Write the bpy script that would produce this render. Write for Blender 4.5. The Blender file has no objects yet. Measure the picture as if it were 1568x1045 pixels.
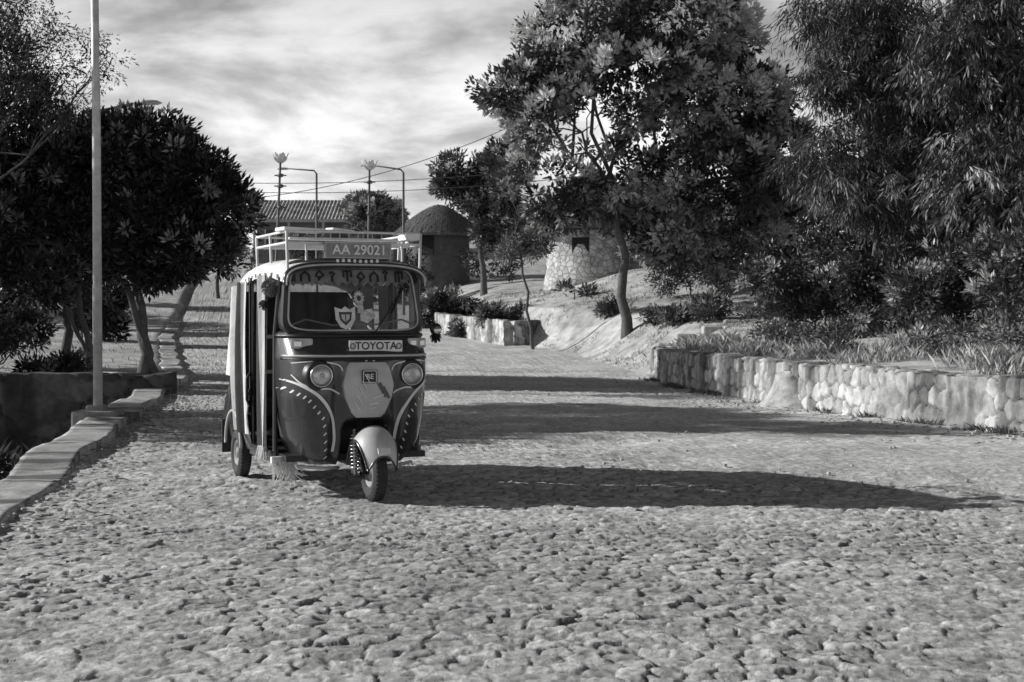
import bpy, math, random
import numpy as np
from mathutils import Vector, Matrix
rad=math.radians
R=np.random.RandomState(7); random.seed(7)
scene=bpy.context.scene
scene.view_settings.view_transform='Standard'
try: scene.view_settings.look='None'
except Exception: pass
scene.view_settings.exposure=0

# ---------------------------------------------------------------- noise
def hsh(i,j,s=0.0):
    n=np.sin(i*127.1+j*311.7+s*74.7)*43758.5453
    return n-np.floor(n)
def vnoise(x,y,s=0.0):
    x=np.asarray(x,float); y=np.asarray(y,float)
    xi=np.floor(x); yi=np.floor(y); fx=x-xi; fy=y-yi
    fx=fx*fx*(3-2*fx); fy=fy*fy*(3-2*fy)
    a=hsh(xi,yi,s);b=hsh(xi+1,yi,s);c=hsh(xi,yi+1,s);d=hsh(xi+1,yi+1,s)
    return (a*(1-fx)+b*fx)*(1-fy)+(c*(1-fx)+d*fx)*fy
def fbm(x,y,s=0.0,o=4):
    v=0;a=.5;t=0
    for k in range(o):
        v=v+a*vnoise(x*2**k+k*17.3,y*2**k+k*9.1,s+k); t+=a; a*=.5
    return v/t
def worley(x,y,s=0.0,jit=.8,stag=True,jy=None):
    if jy is None: jy=jit
    yi=np.floor(y); F1=np.full(x.shape,9.);F2=np.full(x.shape,9.)
    cid=np.zeros(x.shape);dx1=np.zeros(x.shape);dy1=np.zeros(x.shape)
    for dj in(-1,0,1):
        cj=yi+dj
        off=np.where(np.mod(cj,2)==0,0,.5) if stag else 0*cj
        xi=np.floor(x-off)
        for di in(-1,0,1):
            ci=xi+di
            px=ci+off+.5+jit*(hsh(ci,cj,s)-.5); py=cj+.5+jy*(hsh(ci,cj,s+3)-.5)
            dx=x-px;dy=y-py; d=np.sqrt(dx*dx+dy*dy)
            m=d<F1
            F2=np.where(m,F1,np.minimum(F2,d))
            F1=np.where(m,d,F1); cid=np.where(m,hsh(ci,cj,s+9),cid)
            dx1=np.where(m,dx,dx1);dy1=np.where(m,dy,dy1)
    return F1,F2,cid,dx1,dy1
def sstep(a,b,x):
    t=np.clip((x-a)/(b-a),0,1); return t*t*(3-2*t)

# ---------------------------------------------------------------- materials
def M(name,c=.3,rough=.8,var=.3,scale=5.,bump=0.,bscale=40.,metal=0.,attr=None,spec=.5,trans=0.,coat=0.,stone=None):
    m=bpy.data.materials.new(name); m.use_nodes=True
    nt=m.node_tree; N=nt.nodes; L=nt.links
    bs=N['Principled BSDF']
    tc=N.new('ShaderNodeTexCoord')
    no=N.new('ShaderNodeTexNoise'); no.inputs['Scale'].default_value=scale; no.inputs['Detail'].default_value=7; no.inputs['Roughness'].default_value=.65
    L.new(tc.outputs['Object'],no.inputs['Vector'])
    mr=N.new('ShaderNodeMapRange'); mr.inputs['From Min'].default_value=.3; mr.inputs['From Max'].default_value=.7
    mr.inputs['To Min'].default_value=c*(1-var); mr.inputs['To Max'].default_value=c*(1+var)
    L.new(no.outputs['Fac'],mr.inputs['Value']); val=mr.outputs['Result']
    if stone:
        vo=N.new('ShaderNodeTexVoronoi'); vo.feature='DISTANCE_TO_EDGE'; vo.inputs['Scale'].default_value=stone
        L.new(tc.outputs['Object'],vo.inputs['Vector'])
        sr=N.new('ShaderNodeMapRange'); sr.inputs['From Max'].default_value=.12; sr.inputs['To Min'].default_value=.55
        L.new(vo.outputs['Distance'],sr.inputs['Value'])
        v2=N.new('ShaderNodeTexVoronoi'); v2.inputs['Scale'].default_value=stone; L.new(tc.outputs['Object'],v2.inputs['Vector'])
        cr=N.new('ShaderNodeMapRange'); cr.inputs['To Min'].default_value=.65; cr.inputs['To Max'].default_value=1.25
        bwn=N.new('ShaderNodeRGBToBW'); L.new(v2.outputs['Color'],bwn.inputs[0]); L.new(bwn.outputs[0],cr.inputs['Value'])
        mu=N.new('ShaderNodeMath'); mu.operation='MULTIPLY'; L.new(val,mu.inputs[0]); L.new(sr.outputs['Result'],mu.inputs[1])
        mu2=N.new('ShaderNodeMath'); mu2.operation='MULTIPLY'; L.new(mu.outputs[0],mu2.inputs[0]); L.new(cr.outputs['Result'],mu2.inputs[1]); val=mu2.outputs[0]
    if attr:
        at=N.new('ShaderNodeAttribute'); at.attribute_name=attr
        mu=N.new('ShaderNodeMath'); mu.operation='MULTIPLY'; L.new(val,mu.inputs[0]); L.new(at.outputs['Fac'],mu.inputs[1]); val=mu.outputs[0]
    L.new(val,bs.inputs['Base Color'])
    bs.inputs['Roughness'].default_value=rough; bs.inputs['Metallic'].default_value=metal
    bs.inputs['Specular IOR Level'].default_value=spec; bs.inputs['Coat Weight'].default_value=coat
    if bump>0:
        n2=N.new('ShaderNodeTexNoise'); n2.inputs['Scale'].default_value=bscale; n2.inputs['Detail'].default_value=8; n2.inputs['Roughness'].default_value=.7
        L.new(tc.outputs['Object'],n2.inputs['Vector'])
        bp=N.new('ShaderNodeBump'); bp.inputs['Strength'].default_value=bump; bp.inputs['Distance'].default_value=.02
        L.new(n2.outputs['Fac'],bp.inputs['Height'])
        if stone:
            b2=N.new('ShaderNodeBump'); b2.inputs['Strength'].default_value=.8; b2.inputs['Distance'].default_value=.05
            L.new(sr.outputs['Result'],b2.inputs['Height']); L.new(bp.outputs['Normal'],b2.inputs['Normal']); L.new(b2.outputs['Normal'],bs.inputs['Normal'])
        else: L.new(bp.outputs['Normal'],bs.inputs['Normal'])
    if trans>0:
        tr=N.new('ShaderNodeBsdfTranslucent'); L.new(val,tr.inputs['Color'])
        mx=N.new('ShaderNodeMixShader'); mx.inputs[0].default_value=trans
        L.new(bs.outputs[0],mx.inputs[1]); L.new(tr.outputs[0],mx.inputs[2]); L.new(mx.outputs[0],N['Material Output'].inputs['Surface'])
    return m

# ---------------------------------------------------------------- mesh helpers
def link(o,parent=None):
    scene.collection.objects.link(o)
    if parent is not None: o.parent=parent
    return o
def np_mesh(name,V,F,mat,parent=None,smooth=False,attrs=None):
    V=np.asarray(V,np.float32);F=np.asarray(F,np.int32)
    me=bpy.data.meshes.new(name)
    me.vertices.add(len(V)); me.vertices.foreach_set('co',V.ravel())
    me.loops.add(F.size); me.loops.foreach_set('vertex_index',F.ravel())
    me.polygons.add(len(F)); me.polygons.foreach_set('loop_start',np.arange(0,F.size,F.shape[1],dtype=np.int32))
    me.update(calc_edges=True)
    me.polygons.foreach_set('use_smooth',np.full(len(F),smooth,dtype=bool))
    for k,a in (attrs or {}).items():
        at=me.attributes.new(k,'FLOAT','POINT'); at.data.foreach_set('value',np.asarray(a,np.float32).ravel())
    me.materials.append(mat); me.update()
    return link(bpy.data.objects.new(name,me),parent)
def grid_faces(nr,nc):
    i=np.arange(nr*nc).reshape(nr,nc)
    return np.stack([i[:-1,:-1],i[:-1,1:],i[1:,1:],i[1:,:-1]],-1).reshape(-1,4)
def empty(name,loc=(0,0,0),rz=0):
    o=bpy.data.objects.new(name,None); o.location=loc; o.rotation_euler=(0,0,rz); return link(o)
class B:
    def __init__(s): s.v=[];s.f=[]
    def add(s,V,F):
        o=len(s.v); s.v+= [tuple(p) for p in V]; s.f+=[tuple(i+o for i in f) for f in F]
    def box(s,c,d,rz=0,rx=0,ry=0):
        m=Matrix.Translation(c)@Matrix.Rotation(rz,4,'Z')@Matrix.Rotation(ry,4,'Y')@Matrix.Rotation(rx,4,'X')
        V=[m@Vector((x*d[0]/2,y*d[1]/2,z*d[2]/2)) for x in(-1,1) for y in(-1,1) for z in(-1,1)]
        s.add(V,[(0,1,3,2),(4,6,7,5),(0,4,5,1),(2,3,7,6),(0,2,6,4),(1,5,7,3)])
    def tube(s,P,r,n=8,cap=True,closed=False):
        P=[Vector(p) for p in P]
        if not hasattr(r,'__len__'): r=[r]*len(P)
        V=[];F=[];k=len(P); up=None
        for i,p in enumerate(P):
            if closed: t=(P[(i+1)%k]-P[i-1]).normalized()
            else: t=(P[min(i+1,k-1)]-P[max(i-1,0)]).normalized()
            if up is None:
                up=Vector((0,0,1)) if abs(t.z)<.9 else Vector((1,0,0))
            a=t.cross(up).normalized(); b=a.cross(t).normalized(); up=b
            for j in range(n):
                an=2*math.pi*j/n; V.append(p+(a*math.cos(an)+b*math.sin(an))*r[i])
        m=k if closed else k-1
        for i in range(m):
            for j in range(n):
                i2=(i+1)%k
                F.append((i*n+j,i*n+(j+1)%n,i2*n+(j+1)%n,i2*n+j))
        if cap and not closed:
            F.append(tuple(range(n)));F.append(tuple(range((k-1)*n,k*n)))
        s.add(V,F)
    def lathe(s,prof,n=24,center=(0,0,0),axis='Z'):
        V=[];F=[];k=len(prof)
        for j in range(n):
            a=2*math.pi*j/n
            for r,h in prof:
                if axis=='Z': p=(r*math.cos(a),r*math.sin(a),h)
                elif axis=='X': p=(h,r*math.cos(a),r*math.sin(a))
                else: p=(r*math.cos(a),h,r*math.sin(a))
                V.append((p[0]+center[0],p[1]+center[1],p[2]+center[2]))
        for j in range(n):
            for i in range(k-1):
                F.append((j*k+i,((j+1)%n)*k+i,((j+1)%n)*k+i+1,j*k+i+1))
        s.add(V,F)
    def grid(s,rows):
        nr=len(rows);nc=len(rows[0])
        s.add([p for r in rows for p in r],[(i*nc+j,i*nc+j+1,(i+1)*nc+j+1,(i+1)*nc+j) for i in range(nr-1) for j in range(nc-1)])
    def obj(s,name,mat,parent=None,smooth=False,bevel=0):
        me=bpy.data.meshes.new(name); me.from_pydata(s.v,[],s.f); me.update()
        me.polygons.foreach_set('use_smooth',[smooth]*len(me.polygons)); me.materials.append(mat)
        o=link(bpy.data.objects.new(name,me),parent)
        if bevel:
            b=o.modifiers.new('bevel','BEVEL'); b.width=bevel; b.segments=2; b.limit_method='ANGLE'
        return o

# ---------------------------------------------------------------- terrain
def zr(y): return .0011*np.maximum(0,np.minimum(y,105)-30)**2
def edgeL(y): return np.interp(y,[0,11,25.7,30,52,80,100,400],[-1.8,-3.7,-6.2,-6.9,-12.4,-17.8,-20.8,-70])
def bx(y): return np.interp(y,[-60,0,8,12,16.8,21,26.8,30.7,36,44,48,54,80,110,400],[60,20,13,9,6.05,4.35,3.33,3.0,2.7,1.6,.3,-2.0,-6,-9,-50])
def G(x,y):
    x=np.asarray(x,float);y=np.asarray(y,float)
    dR=x-bx(y); z0=zr(y)
    wb=np.interp(y,[0,31,33.5,46,48,56,70],[.22,.22,2.6,2.4,1.2,1.2,4])
    zp=.6+.045*np.maximum(0,np.minimum(y,90)-30)+.10*np.clip(dR-.4,0,6)
    zp=zp+1.5*np.exp(-((x-9)**2+(y-54)**2)/30.)
    zp=np.maximum(zp,z0+.5)+.16*(fbm(x*.7,y*.7,3)-.5)+.06*(fbm(x*2.5,y*2.5,4)-.5)
    s=sstep(.08,.08+wb,dR)
    z=(z0-.08)*(1-s)+zp*s
    dL=edgeL(y)-.45-x
    low=-1.35+.25*fbm(x,y,5)+0*y
    zl=np.where(y<25.35,low,z0+.12+.1*(fbm(x,y,6)-.5)+.02*np.clip(dL,0,20))
    s2=sstep(-.1,.1,dL)
    z=z*(1-s2)+zl*s2
    return z
ys=np.concatenate([np.linspace(-60,0,12),np.arange(1,25,.4),[25.3,25.42],np.arange(25.8,60,.4),np.arange(60,120,1.5),np.linspace(125,500,20)])
offL=np.array([-400,-250,-150,-90,-60,-45,-35]+list(np.arange(-28,-2,1.0))+[-1.5,-1,-.6,-.3,-.1,.1])
offR=np.array([.08,.3]+list(np.arange(.6,8,.3))+list(np.arange(8,30,1.0))+[35,45,60,90,150,250,400])
rows=[]
for y in ys:
    l=edgeL(y)-.45; r=bx(y)
    mid=np.linspace(l+.1,r+.08,14)[1:-1]
    rows.append(np.stack([np.concatenate([l+offL,mid,r+offR]),np.full(len(offL)+12+len(offR),y)],-1))
GX=np.array(rows); nr,nc=GX.shape[:2]
GZ=G(GX[...,0],GX[...,1])
sh=.6+.85*fbm(GX[...,0]*.8,GX[...,1]*.8,2)
m_dirt=M('dry_ground',.42,.95,.5,2.2,.9,9,attr='shade')
np_mesh('ground',np.dstack([GX,GZ]).reshape(-1,3),grid_faces(nr,nc),m_dirt,smooth=True,attrs={'shade':sh})

# cobbled road
yl=[3.2];
while yl[-1]<112:
    y=yl[-1]; yl.append(y+ (.017 if y<8.0 else .017*(y/8.0)**2.0))
yl=np.array(yl); nc=860
u=np.linspace(0,1,nc)
xr=np.minimum(bx(yl)+.12, 2.8+yl*.43); xl=edgeL(yl)-.05
X=xl[:,None]+(xr-xl)[:,None]*u[None,:]; Y=np.repeat(yl[:,None],nc,1)
wx=X+.14*(fbm(X*.8,Y*.8,11,2)-.5)*2+.045*(fbm(X*9,Y*9,13,3)-.5); wy=Y+.34*(fbm(X*.35,Y*.35,12,2)-.5)*2+.04*(fbm(X*9,Y*9,14,3)-.5)
a=rad(11); U=(wx*math.cos(a)+wy*math.sin(a))/.17; Vv=(-wx*math.sin(a)+wy*math.cos(a))/.125
F1,F2,cid,dx,dy=worley(U,Vv,1.,.7,jy=.38)
e=F2-F1
dome=sstep(.0,.15,e)*.92+.08*sstep(0,.6,e)
hc=np.floor(cid*9999)
tilt=(hsh(hc,0*cid,4)-.5)*dx+(hsh(hc,0*cid+3,5)-.5)*dy
big=fbm(X*.45,Y*.45,8)
patch=sstep(.32,.66,fbm(X*1.1+4,Y*1.1,15,3))     # dirt filling joints
missing=sstep(.9,.93,cid)*patch
fine=fbm(X*22,Y*22,9,4)
cob=(dome-.6)*(.004+.010*patch)+tilt*.034*(.3+.7*patch)+(cid-.5)*.012-.012*missing*dome
cob+= .020*(fine-.5)+.014*(fbm(X*7,Y*9,19,3)-.5)+.03*(big-.5)
cb=np.interp(Y,[3,11.0,11.7,12.3,15,17.5,25,40,52,120],[30,30,4.2,2.7,1.2,-.4,-1.8,-5.5,-8.5,-20])
mask=sstep(-.6,.6,cb-X+1.6*(fbm(X*1.3,Y*1.3,21)-.5))
dirt=.026+.06*(fbm(X*.9,Y*.9,31)-.5)+.03*(fbm(X*4,Y*4,32,3)-.5)+.016*(fine-.5)
gr=worley(X*11,Y*11,40.,.9); gravel=gr[0]
dirt=dirt+.03*np.clip(.38-gravel,0,1)*(gr[2]>.75)
dirt+= -.09*np.exp(-((X-.85)/.55)**2-((Y-15.9)/.45)**2)+.07*np.exp(-((X-1.1)/.7)**2-((Y-16.6)/.3)**2)
Z=zr(Y)+mask*cob+(1-mask)*dirt
gap=.36+.64*sstep(.02,.14,e)
shade=mask*((.74+.46*cid)*(gap*patch+(1-patch)*(.75+.25*gap)))+(1-mask)*(1.05+.5*(fbm(X*2,Y*2,41)-.5)+.12*(gr[2]-.5))
shade*=(.72+.52*fbm(X*.5+9,Y*.9,51))*(1-.35*missing*mask)*(.70+.6*fine)
m_road=M('cobblestone',.53,.85,.42,15,.9,26,attr='shade',spec=.35)
np_mesh('cobblestone_road',np.dstack([X,Y,Z]).reshape(-1,3),grid_faces(len(yl),nc),m_road,smooth=True,attrs={'shade':shade})

# ---------------------------------------------------------------- stone walls
m_wall=M('rubble_masonry',.40,.9,.45,5,.9,22,attr='shade')
m_wallShade=M('shaded_masonry',.08,.9,.45,5,.9,22,attr='shade')  # darker copy of the masonry: the left parapet's shade is in its colour
m_kerb=M('kerb_concrete',.46,.9,.35,4,.7,25,attr='shade')
def wall(name,path,zb,zt,thick,mat,size=(.34,.24),relief=.05,step=.05,seed=0.,topn=.05,mort=.35,pl=(.5,.66),lump=.035,jit=.75):
    P=np.array(path,float); d=np.r_[0,np.cumsum(np.hypot(*np.diff(P,axis=0).T))]
    n=int(d[-1]/step)+1; s=np.linspace(0,d[-1],n)
    px=np.interp(s,d,P[:,0]);py=np.interp(s,d,P[:,1])
    k=5
    if n>20:
        pad=lambda a:np.r_[[a[0]]*k,a,[a[-1]]*k]
        ker=np.ones(2*k+1)/(2*k+1); px2=np.convolve(pad(px),ker,'valid');py2=np.convolve(pad(py),ker,'valid')
        px2[0],py2[0],px2[-1],py2[-1]=px[0],py[0],px[-1],py[-1]; px,py=px2,py2
    tx=np.gradient(px);ty=np.gradient(py);L=np.hypot(tx,ty)+1e-9; nx,ny=-ty/L,tx/L
    ZB=zb(px,py) if callable(zb) else np.full(n,zb); ZT=zt(px,py) if callable(zt) else np.full(n,zt)
    H=float(np.max(ZT-ZB)); nv=max(4,int(H/step)); nt=max(4,int(thick/step))
    fr=[(0,i/nv,0) for i in range(nv+1)]+[(j/nt,1,1) for j in range(1,nt+1)]+[(1,1-i/nv,2) for i in range(1,nv+1)]
    V=[];S=[]
    for (o,v,side) in fr:
        q=v*H if side==0 else (H+o*thick if side==1 else H+thick+(1-v)*H)
        qa=0*s+q
        A=s/size[0]+.5*(fbm(s*3,qa*3,seed+1)-.5);Bq=qa/size[1]+.4*(fbm(s*3,qa*3,seed+6)-.5)
        f1,f2,c,_,_=worley(A,Bq,seed,jit); ee=sstep(0,.16,f2-f1)
        plas=sstep(pl[0],pl[1],fbm(s*.9,qa*.8,seed+8))
        rl=relief*(1-.7*plas)
        D=rl*(ee-.6)+rl*.8*(c-.5)+lump*(fbm(s*5,qa*5,seed+2)-.5)*2
        z=ZB+(ZT-ZB)*v
        if v>=.999: z=z+topn*(fbm(s*1.6,0*s+.1*o,seed+5)-.5)*2
        if side==0: X_=px+nx*(D+.05*(1-v)**2);Y_=py+ny*(D+.05*(1-v)**2)
        elif side==1: X_=px-nx*o*thick;Y_=py-ny*o*thick; z=z+D*.7
        else: X_=px-nx*(thick+D);Y_=py-ny*(thick+D)
        w=mort+(1.1-mort)*ee; w=w*(1-plas)+plas*1.05
        w=w*(.62+.7*c)*(.6+.8*fbm(s*1.3,0*s+v*.7,seed+7))
        stain=sstep(.48,.64,fbm(s*3.2,0*s+v*.35,seed+12,3)); w=w*(1-.72*stain*(.35+.65*v))
        S.append(w); V.append(np.stack([X_,Y_,z],-1))
    V=np.array(V);S=np.array(S);m=len(fr)
    F=grid_faces(m,n); Vf=V.reshape(-1,3); Sf=S.ravel()
    capF=[]
    for e_ in (0,n-1):
        for i in range(nv):
            capF.append((i*n+e_,(i+1)*n+e_,(m-2-i)*n+e_,(m-1-i)*n+e_))
    F=np.vstack([F,np.array(capF)])
    return np_mesh(name,Vf,F,mat,smooth=True,attrs={'shade':Sf})
yy=np.array([8,12,14.5,16.8,19,21,24,26.8,30.7])
wall('stone_wall',[(bx(y),y) for y in yy]+[(4.6,31.4),(6,31.6)],-.25,lambda x,y:.68+.002*(y-15)+0*x,.42,m_wall,size=(.20,.24),relief=.05,seed=1.,step=.026,pl=(.6,.75),lump=.018,jit=.6)
wall('stone_wall',[(-2.6,56),(.15,47.8)],-.2,lambda x,y:1.2+.03*(y-48),.45,m_wall,size=(.4,.3),relief=.05,seed=2.,step=.08)
wall('stone_wall',[(.05,47.6),(1.0,48.6)][::-1],-.2,1.2,.5,m_wall,size=(.4,.3),seed=3.,step=.07)
wall('stone_wall',[(-6.05,25.2),(-9,25.15),(-17,25.1)],-1.7,.36,.5,m_wallShade,size=(.5,.32),relief=.05,seed=4.)
yk=np.arange(3,62,1.0)
wall('kerb',[(edgeL(y)-.5+.06*math.sin(y*1.7),y) for y in yk],-1.6,lambda x,y:zr(y)+.035+.07*sstep(12.2,14.5,y),.5,m_kerb,size=(3.1,4.4),relief=.012,seed=5.,topn=.02,step=.05,mort=.8,pl=(.3,.5),lump=.02)
st=B()
for i,(x,y,z,w) in enumerate([(4.0,33,.62,1.3),(4.7,34.3,.82,1.5),(5.5,35.6,1.0,1.5),(6.2,37,1.16,1.4)]):
    for k in range(3):
        st.box((x+(k-1)*w/3,y+random.uniform(-.1,.1),z-.12),(w/3-.03,.55,.5),rz=random.uniform(-.15,.15),rx=random.uniform(-.05,.05))
st.obj('stone_steps',M('step_stone',.42,.9,.35,6,.8,30),bevel=.05)
V=[];nn=36;mm=22
for i in range(mm):
    t=i/(mm-1)
    for j in range(nn):
        th=2*math.pi*j/nn; r=(.27+.42*(1-t)**2.2)*(.9+.25*float(fbm(np.array(math.cos(th)*1.5+3),np.array(math.sin(th)*1.5+t*2),77)))
        if t>.95: r*=.5
        V.append((4.28+r*math.cos(th)*.9,21.7+r*math.sin(th)*1.2,-.05+.62*t))
np_mesh('stone_buttress',V,[(i*nn+j,i*nn+(j+1)%nn,(i+1)*nn+(j+1)%nn,(i+1)*nn+j) for i in range(mm-1) for j in range(nn)],M('buttress_plaster',.40,.9,.45,5,.9,18),smooth=True)
m_conc=M('concrete',.25,.9,.3,9,.6,40)
m_galv=M('galvanised_steel',.5,.55,.25,7,.1,60,metal=.2)
m_dark=M('dark_metal',.05,.5,.3,8)
def rocks(name,pts,mat):
    b=B()
    for (x,y,z,s) in pts:
        n=6; V=[]
        for i in range(5):
            ph=math.pi*i/4
            for j in range(n):
                th=2*math.pi*j/n; r=s*random.uniform(.75,1.1)
                V.append((x+r*math.sin(ph)*math.cos(th),y+r*math.sin(ph)*math.sin(th),z+r*.7*math.cos(ph)))
        b.add(V,[(i*n+j,i*n+(j+1)%n,(i+1)*n+(j+1)%n,(i+1)*n+j) for i in range(4) for j in range(n)])
    return b.obj(name,mat)
p=empty('street_lamp',(-5.42,18.6,0))
b=B(); b.tube([(0,0,.1),(0,0,4),(-.03,0,7.6)],[.062,.055,.045],12); b.tube([(-.03,0,7.5),(.3,0,7.9),(1.1,0,8.05)],.03,8); b.obj('pole',m_galv,p,True)
b=B(); b.box((0,0,.06),(.58,.46,.24)); b.box((-.02,.02,.2),(.24,.24,.1)); b.obj('footing',m_conc,p,bevel=.03)
b=B(); b.box((1.35,0,8.05),(.6,.2,.1)); b.obj('lamp_head',m_galv,p,bevel=.03)
def lamp(x,y,top,arm,rise=.1):
    z0=float(G(x,y)); p=empty('street_lamp',(x,y,z0)); h=top-z0
    b=B(); s=1 if arm>0 else -1
    b.tube([(0,0,-.3),(0,0,h-.15),(s*.12,0,h),(arm,0,h+rise)],[.07,.05,.04,.03],8); b.obj('pole',M('lamp_steel',.12,.6),p,True)
    b=B(); b.lathe([(0.001,.08),(.1,.06),(.17,-.02),(.12,-.07),(.001,-.09)],12)
    o=b.obj('lamp_head',m_galv,p,True); o.scale=(2.0,1,.8); o.location=(arm+s*.25,0,h+rise); return p
lamp(-9.6,70,8.45,-1.4); lamp(-4.95,65,8.0,-1.45,.2); lamp(-10.55,36,6.55,1.15,.22)
def flower(x,y,top,lean):
    z0=float(G(x,y)); p=empty('decorative_lamp_post',(x,y,z0)); h=top-z0
    b=B(); b.tube([(-lean,0,-.3),(-lean*.4,0,h*.5),(0,0,h-.4)],[.07,.06,.045],8)
    for q in(.95,1.4,2.3): b.tube([(-.25,0,h-q),(.25,0,h-q)],.03,6); b.lathe([(.001,h-q-.1),(.13,h-q-.05),(.13,h-q+.05),(.001,h-q+.1)],10)
    b.obj('post',M('post_metal',.1,.6),p,True)
    b=B()
    for k in range(6):
        an=k*math.pi/3; c,s=math.cos(an),math.sin(an)
        rows=[]
        for i in range(5):
            t=i/4; r=.08+.26*t**.7; w=.17*math.sin(math.pi*min(t+.12,1))+.02; z=h-.42+.42*t
            rows.append([(r*c-w*s,r*s+w*c,z),(r*c*1.08,r*s*1.08,z-.02),(r*c+w*s,r*s-w*c,z)])
        b.grid(rows)
    b.obj('petals',M('petal_white',.7,.6),p,True)
    b=B(); b.lathe([(.001,h-.42),(.12,h-.36),(.17,h-.22),(.12,h-.08),(.001,h-.02)],14); b.obj('bulb',M('bulb_glass',.75,.2),p,True)
flower(-9.75,60,8.2,.35); flower(-6.2,62,8.1,.1)
b=B()
def cable(a,c,sag):
    a=Vector(a);c=Vector(c); b.tube([a.lerp(c,t/16)-Vector((0,0,4*sag*(t/16)*(1-t/16))) for t in range(17)],.016,5)
cable((-10.8,60,6.3),(.6,60,9.6),.5); cable((-16,66,7.6),(3,62,7.9),.4); cable((-16,66,7.2),(3,62,7.4),.4)
b.obj('overhead_cables',m_dark)

# ---------------------------------------------------------------- buildings
m_thatch=M('thatch',.13,.95,.6,9,1.,30)
def hut(name,x,y,r0,r1,zb,zt,eave_r,eave_z,apex,mat,n=48):
    p=empty(name,(x,y,0)); b=B(); H=apex-eave_z
    b.lathe([(r0,zb),(r0*.3+r1*.7,(zb+zt)/2),(r1,zt)],n); b.obj('wall',mat,p,True)
    b=B(); prof=[(eave_r*.9,eave_z-.12),(eave_r,eave_z-.1),(eave_r*1.01,eave_z+.03)]
    fz=lambda r:eave_z+.05+H*(1-(r/eave_r)**1.45)
    for i in range(1,10):
        r=eave_r*(1-i/9)+.02; prof.append((r,fz(r)))
    b.lathe(prof,n); o=b.obj('thatched_roof',m_thatch,p,False)
    b=B()
    for k in range(2200):
        an=random.uniform(0,2*math.pi); r=eave_r*math.sqrt(random.random())*.98
        c,s=math.cos(an),math.sin(an); L=random.uniform(.15,.35); w=.02; z=fz(r); z2=fz(min(r+L,eave_r*1.0))-max(0,r+L-eave_r)*.9
        b.add([(r*c-w*s,r*s+w*c,z+.03),(r*c+w*s,r*s-w*c,z+.03),((r+L)*c+w*s,(r+L)*s-w*c,z2+.05),((r+L)*c-w*s,(r+L)*s+w*c,z2+.05)],[(0,1,2,3)])
    b.obj('thatch_straws',m_thatch,p)
    b=B(); an=-1.9; b.box((r1*math.cos(an)*.99,r1*math.sin(an)*.99,zt-.8),(.12,.7,1.0),rz=an); b.obj('window',M('dark_opening',.01),p)
    b=B()
    for k in range(14):
        an=k/14*2*math.pi; b.tube([(r1*.96*math.cos(an),r1*.96*math.sin(an),zt-.2),(eave_r*.97*math.cos(an),eave_r*.97*math.sin(an),eave_z-.06)],.04,6)
    b.obj('rafters',M('timber',.08),p)
    return p
m_hutstone=M('hut_stone',.50,.9,.4,2.2,.6,20,stone=4.6)
m_mud=M('mud_wall',.10,.95,.3,3,.4,20)
hut('round_stone_hut',3.3,58,2.25,1.8,1.4,4.75,2.8,4.9,7.2,m_hutstone)
hut('thatched_hut',-4.1,80,1.75,1.7,2.6,6.0,2.55,5.85,7.5,m_mud)
hut('thatched_hut',13.9,30,2.6,2.6,0.4,5.0,3.4,4.95,8.0,m_mud)
p=empty('tin_roof_house',(-12.6,96,0),0)
b=B(); b.box((0,3,5.6),(9.2,6,5.0)); b.obj('walls',M('plaster_wall',.16,.9,.3,1),p)
b=B(); rows=[]
for j,(yy_,zz_) in enumerate([(-1.0,7.7),(1,8.5),(3,9.3)]):
    rows.append([(-5+10*i/160,yy_,zz_+.05*math.sin(i*1.57)) for i in range(161)])
b.grid(rows); b.grid([[(-5,3,9.3),(5,3,9.3)],[(-5,7,7.7),(5,7,7.7)]]); b.obj('corrugated_roof',M('rusty_tin',.36,.6,.6,1.5),p)
b=B(); b.box((0,-1.02,7.62),(10,.08,.2)); [b.box((-4.6+i*2.3,-.9,6.2),(.15,.15,2.9)) for i in range(5)]; b.obj('veranda_posts',M('white_timber',.35),p)
b=B(); [b.box((-3.4+i*2.2,-.02,6.4),(1.2,.08,1.3)) for i in range(4)]; b.obj('windows',M('window_dark',.02,.3),p)
b=B(); [b.box((-3.4+i*2.2+s*.62,-.06,6.4),(.08,.1,1.4)) for i in range(4) for s in(-1,0,1)]; b.obj('window_frames',M('frame_white',.5),p)
b=B(); b.box((-.3,.95,8.68),(3.4,.03,.02),rx=.38); b.obj('roof_seam',m_dark,p)

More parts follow.
